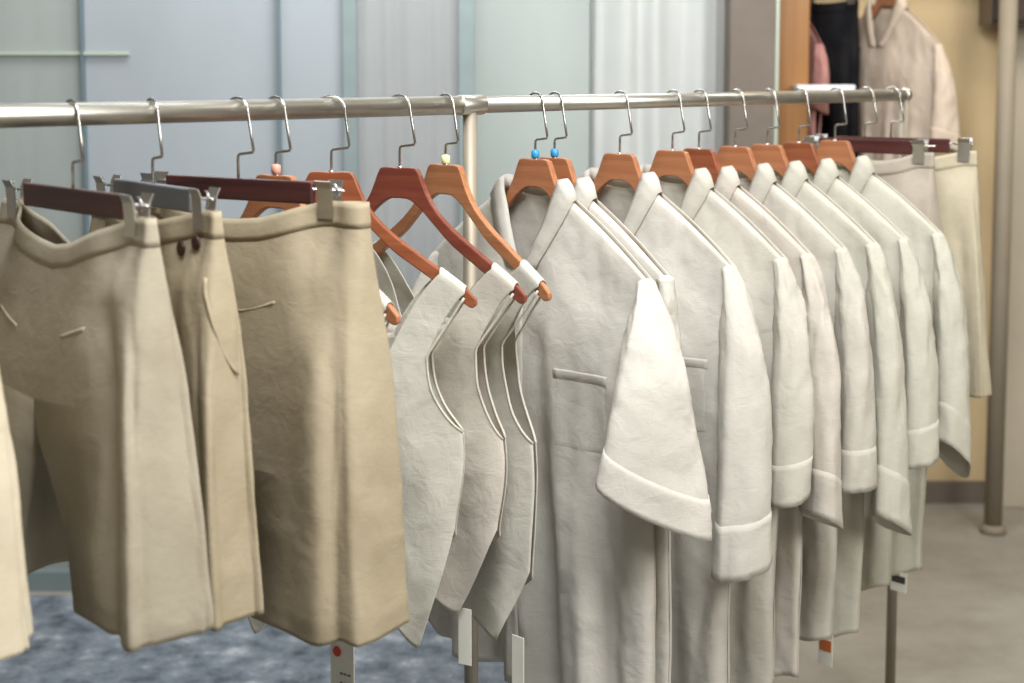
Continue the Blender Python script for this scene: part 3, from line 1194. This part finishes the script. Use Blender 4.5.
G_S = 'linen shirts along the rail'
WS = dict(wsh=.272, sh=(.155, .292))
shirt(T['s1'], 0, M_white, 'frontmost white linen shirt with chest pocket and wide short sleeve', G_S, hem=1.06, cuff=(.328, .674), ryf=.135, ryb=.052,
      tilt=.42, rx=.045, skew=.36, outer=.035, cb=.35, seed=1.1, pocket=0.0, placket=True, df=.045, db=.016, whem=.29, fold=.019, hemskew=.02, clampf=0.16, clampb=0.021, **WS)
shirt(T['s2'], 0, M_white, 'white linen shirt pressed right behind the frontmost shirt', G_S, hem=1.08, cuff=(.268, .66), ryf=.010, ryb=.05, rx=.010, elbow=(.268, .37),
      seed=2.7, df=.016, db=.05, whem=.28, fold=.008, clampf=0.021, clampb=0.065, **WS)
shirt(T['s3'], 0, M_white, 'bright white linen shirt with wide collar, third from left', G_S, hem=1.10, cuff=(.306, .825), ryf=.072, ryb=.055, rx=.040,
      seed=3.9, df=.05, db=.05, pocket=0.03, tilt=-.2, whem=.27, fold=.017, clampf=0.1, clampb=0.073, **WS)
shirt(T['s4'], 0, M_offwhite, 'off white linen shirt with rolled sleeve hem, fourth from left', G_S, hem=1.14, cuff=(.295, .73), ryf=.055, ryb=.03, rx=.033,
      seed=5.3, df=.05, db=.026, tilt=-.3, whem=.26, fold=.008, clampf=0.073, clampb=0.0365, **WS)
shirt(T['s5'], 0, M_ecru, 'pinkish ecru linen shirt, fifth from left', G_S, hem=1.15, cuff=(.31, .80), ryf=.035, ryb=.045, rx=.03, seed=6.1, df=.026, db=.034, tilt=.5, whem=.26, fold=.008, clampf=0.0365, clampb=0.055, **WS)
shirt(T['s6'], 0, M_offwhite, 'off white linen shirt with plain cuff, sixth from left', G_S, hem=1.10, cuff=(.305, .76), ryf=.045, ryb=.045, rx=.03, seed=7.7,
      df=.034, db=.034, tilt=.0, whem=.26, fold=.009, clampf=0.055, clampb=0.051, **WS)
shirt(T['s7'], 0, M_green, 'pale green linen shirt, third from the right end', G_S, hem=1.13, cuff=(.315, .86), ryf=.045, ryb=.048, rx=.03, seed=8.2, df=.034, db=.036, care=(.19, .07, .034, M_orange), tilt=.6, whem=.25, fold=.009, clampf=0.051, clampb=0.053, **WS)
shirt(T['s8'], 0, M_green, 'pale green linen shirt with long drooping cuff, second from right', G_S, hem=1.06, cuff=(.31, .75), ryf=.045, ryb=.05, rx=.03, seed=9.6,
      df=.036, db=.042, tilt=-.2, whem=.25, fold=.009, clampf=0.053, clampb=0.0655, **WS)
shirt(T['s9'], 0, M_green, 'rightmost pale green linen shirt before the taupe shorts', G_S, hem=1.06, cuff=(.31, .775), ryf=.055, ryb=.055, rx=.03, seed=10.9,
      df=.042, db=.034, care=(.205, .045, .040, M_label), tilt=.9, whem=.242, clampf=0.0655, clampb=0.07, **WS)

# clothes on the second rack, far behind
BX = 4.82
wood_hanger((xat(884, BX), BX, 1.97), -66, M_h_orange, 'wooden hanger of the cream blouse on the second rack', None)
shirt((xat(884, BX), BX, 1.97), -66, M_blush, 'cream blouse on the second rack far behind', None, hem=.80, seed=21.0, cuff=(.30, .62), ryf=.05, ryb=.05, wsh=.268, whem=.22, df=.05, db=.04,
      sh=(.155, .29))
bar_hanger((xat(828, BX), BX, 1.97), -40, M_bar_grey, 'dark clip hanger of the black trousers on the second rack', half=.07, clipx=.08)
shorts((xat(828, BX), BX, 1.97), -40, M_black, 'black trousers hanging on the second rack far behind', None, hwaist=.10, hhem=.10, length=.86, waist=.138, clipx=.075, seed=31.0, sag=.01,
       dhem=(.04, .03), crotch=.40, name='trousers', cat='trousers', splay=.01)
wood_hanger((xat(792, BX) - .02, BX, 1.97), -78, M_h_red, 'wooden hanger of the dusky pink top on the second rack', None)
shirt((xat(792, BX) - .02, BX, 1.97), -78, M_pinkc, 'dusky pink top on the second rack between orange post and black trousers', None, hem=.80, seed=25.0, cuff=(.24, .5), ryf=.03, ryb=.03, wsh=.268,
      whem=.22, df=.03, db=.03, sh=(.155, .29))

G_R = 'clip hangers at the right end of the rail'
bar_hanger(T['b17'], 8, M_bar_red, 'maroon bar clip hanger above the taupe shorts', half=.115, clipx=.135, group=G_R)
bar_hanger(T['b18'], 14, M_bar_red, 'maroon bar clip hanger at the far right end of the rail', half=.14, clipx=.175, group=G_R)
shorts(T['b17'], 8, M_taupe, 'crumpled taupe shorts next to the rightmost shirt', 'shorts at the right of the rail', length=.70, hwaist=.165, hhem=.20, seed=12.2,
       dhem=(.035, .03), sag=.03, clipx=.135)
shorts(T['b18'], 14, M_sand, 'sand coloured shorts last at the right end of the rail', 'shorts at the right of the rail', length=.70, hwaist=.20, hhem=.245, seed=13.8,
       dhem=(.03, .015), sag=.03, clipx=.175)
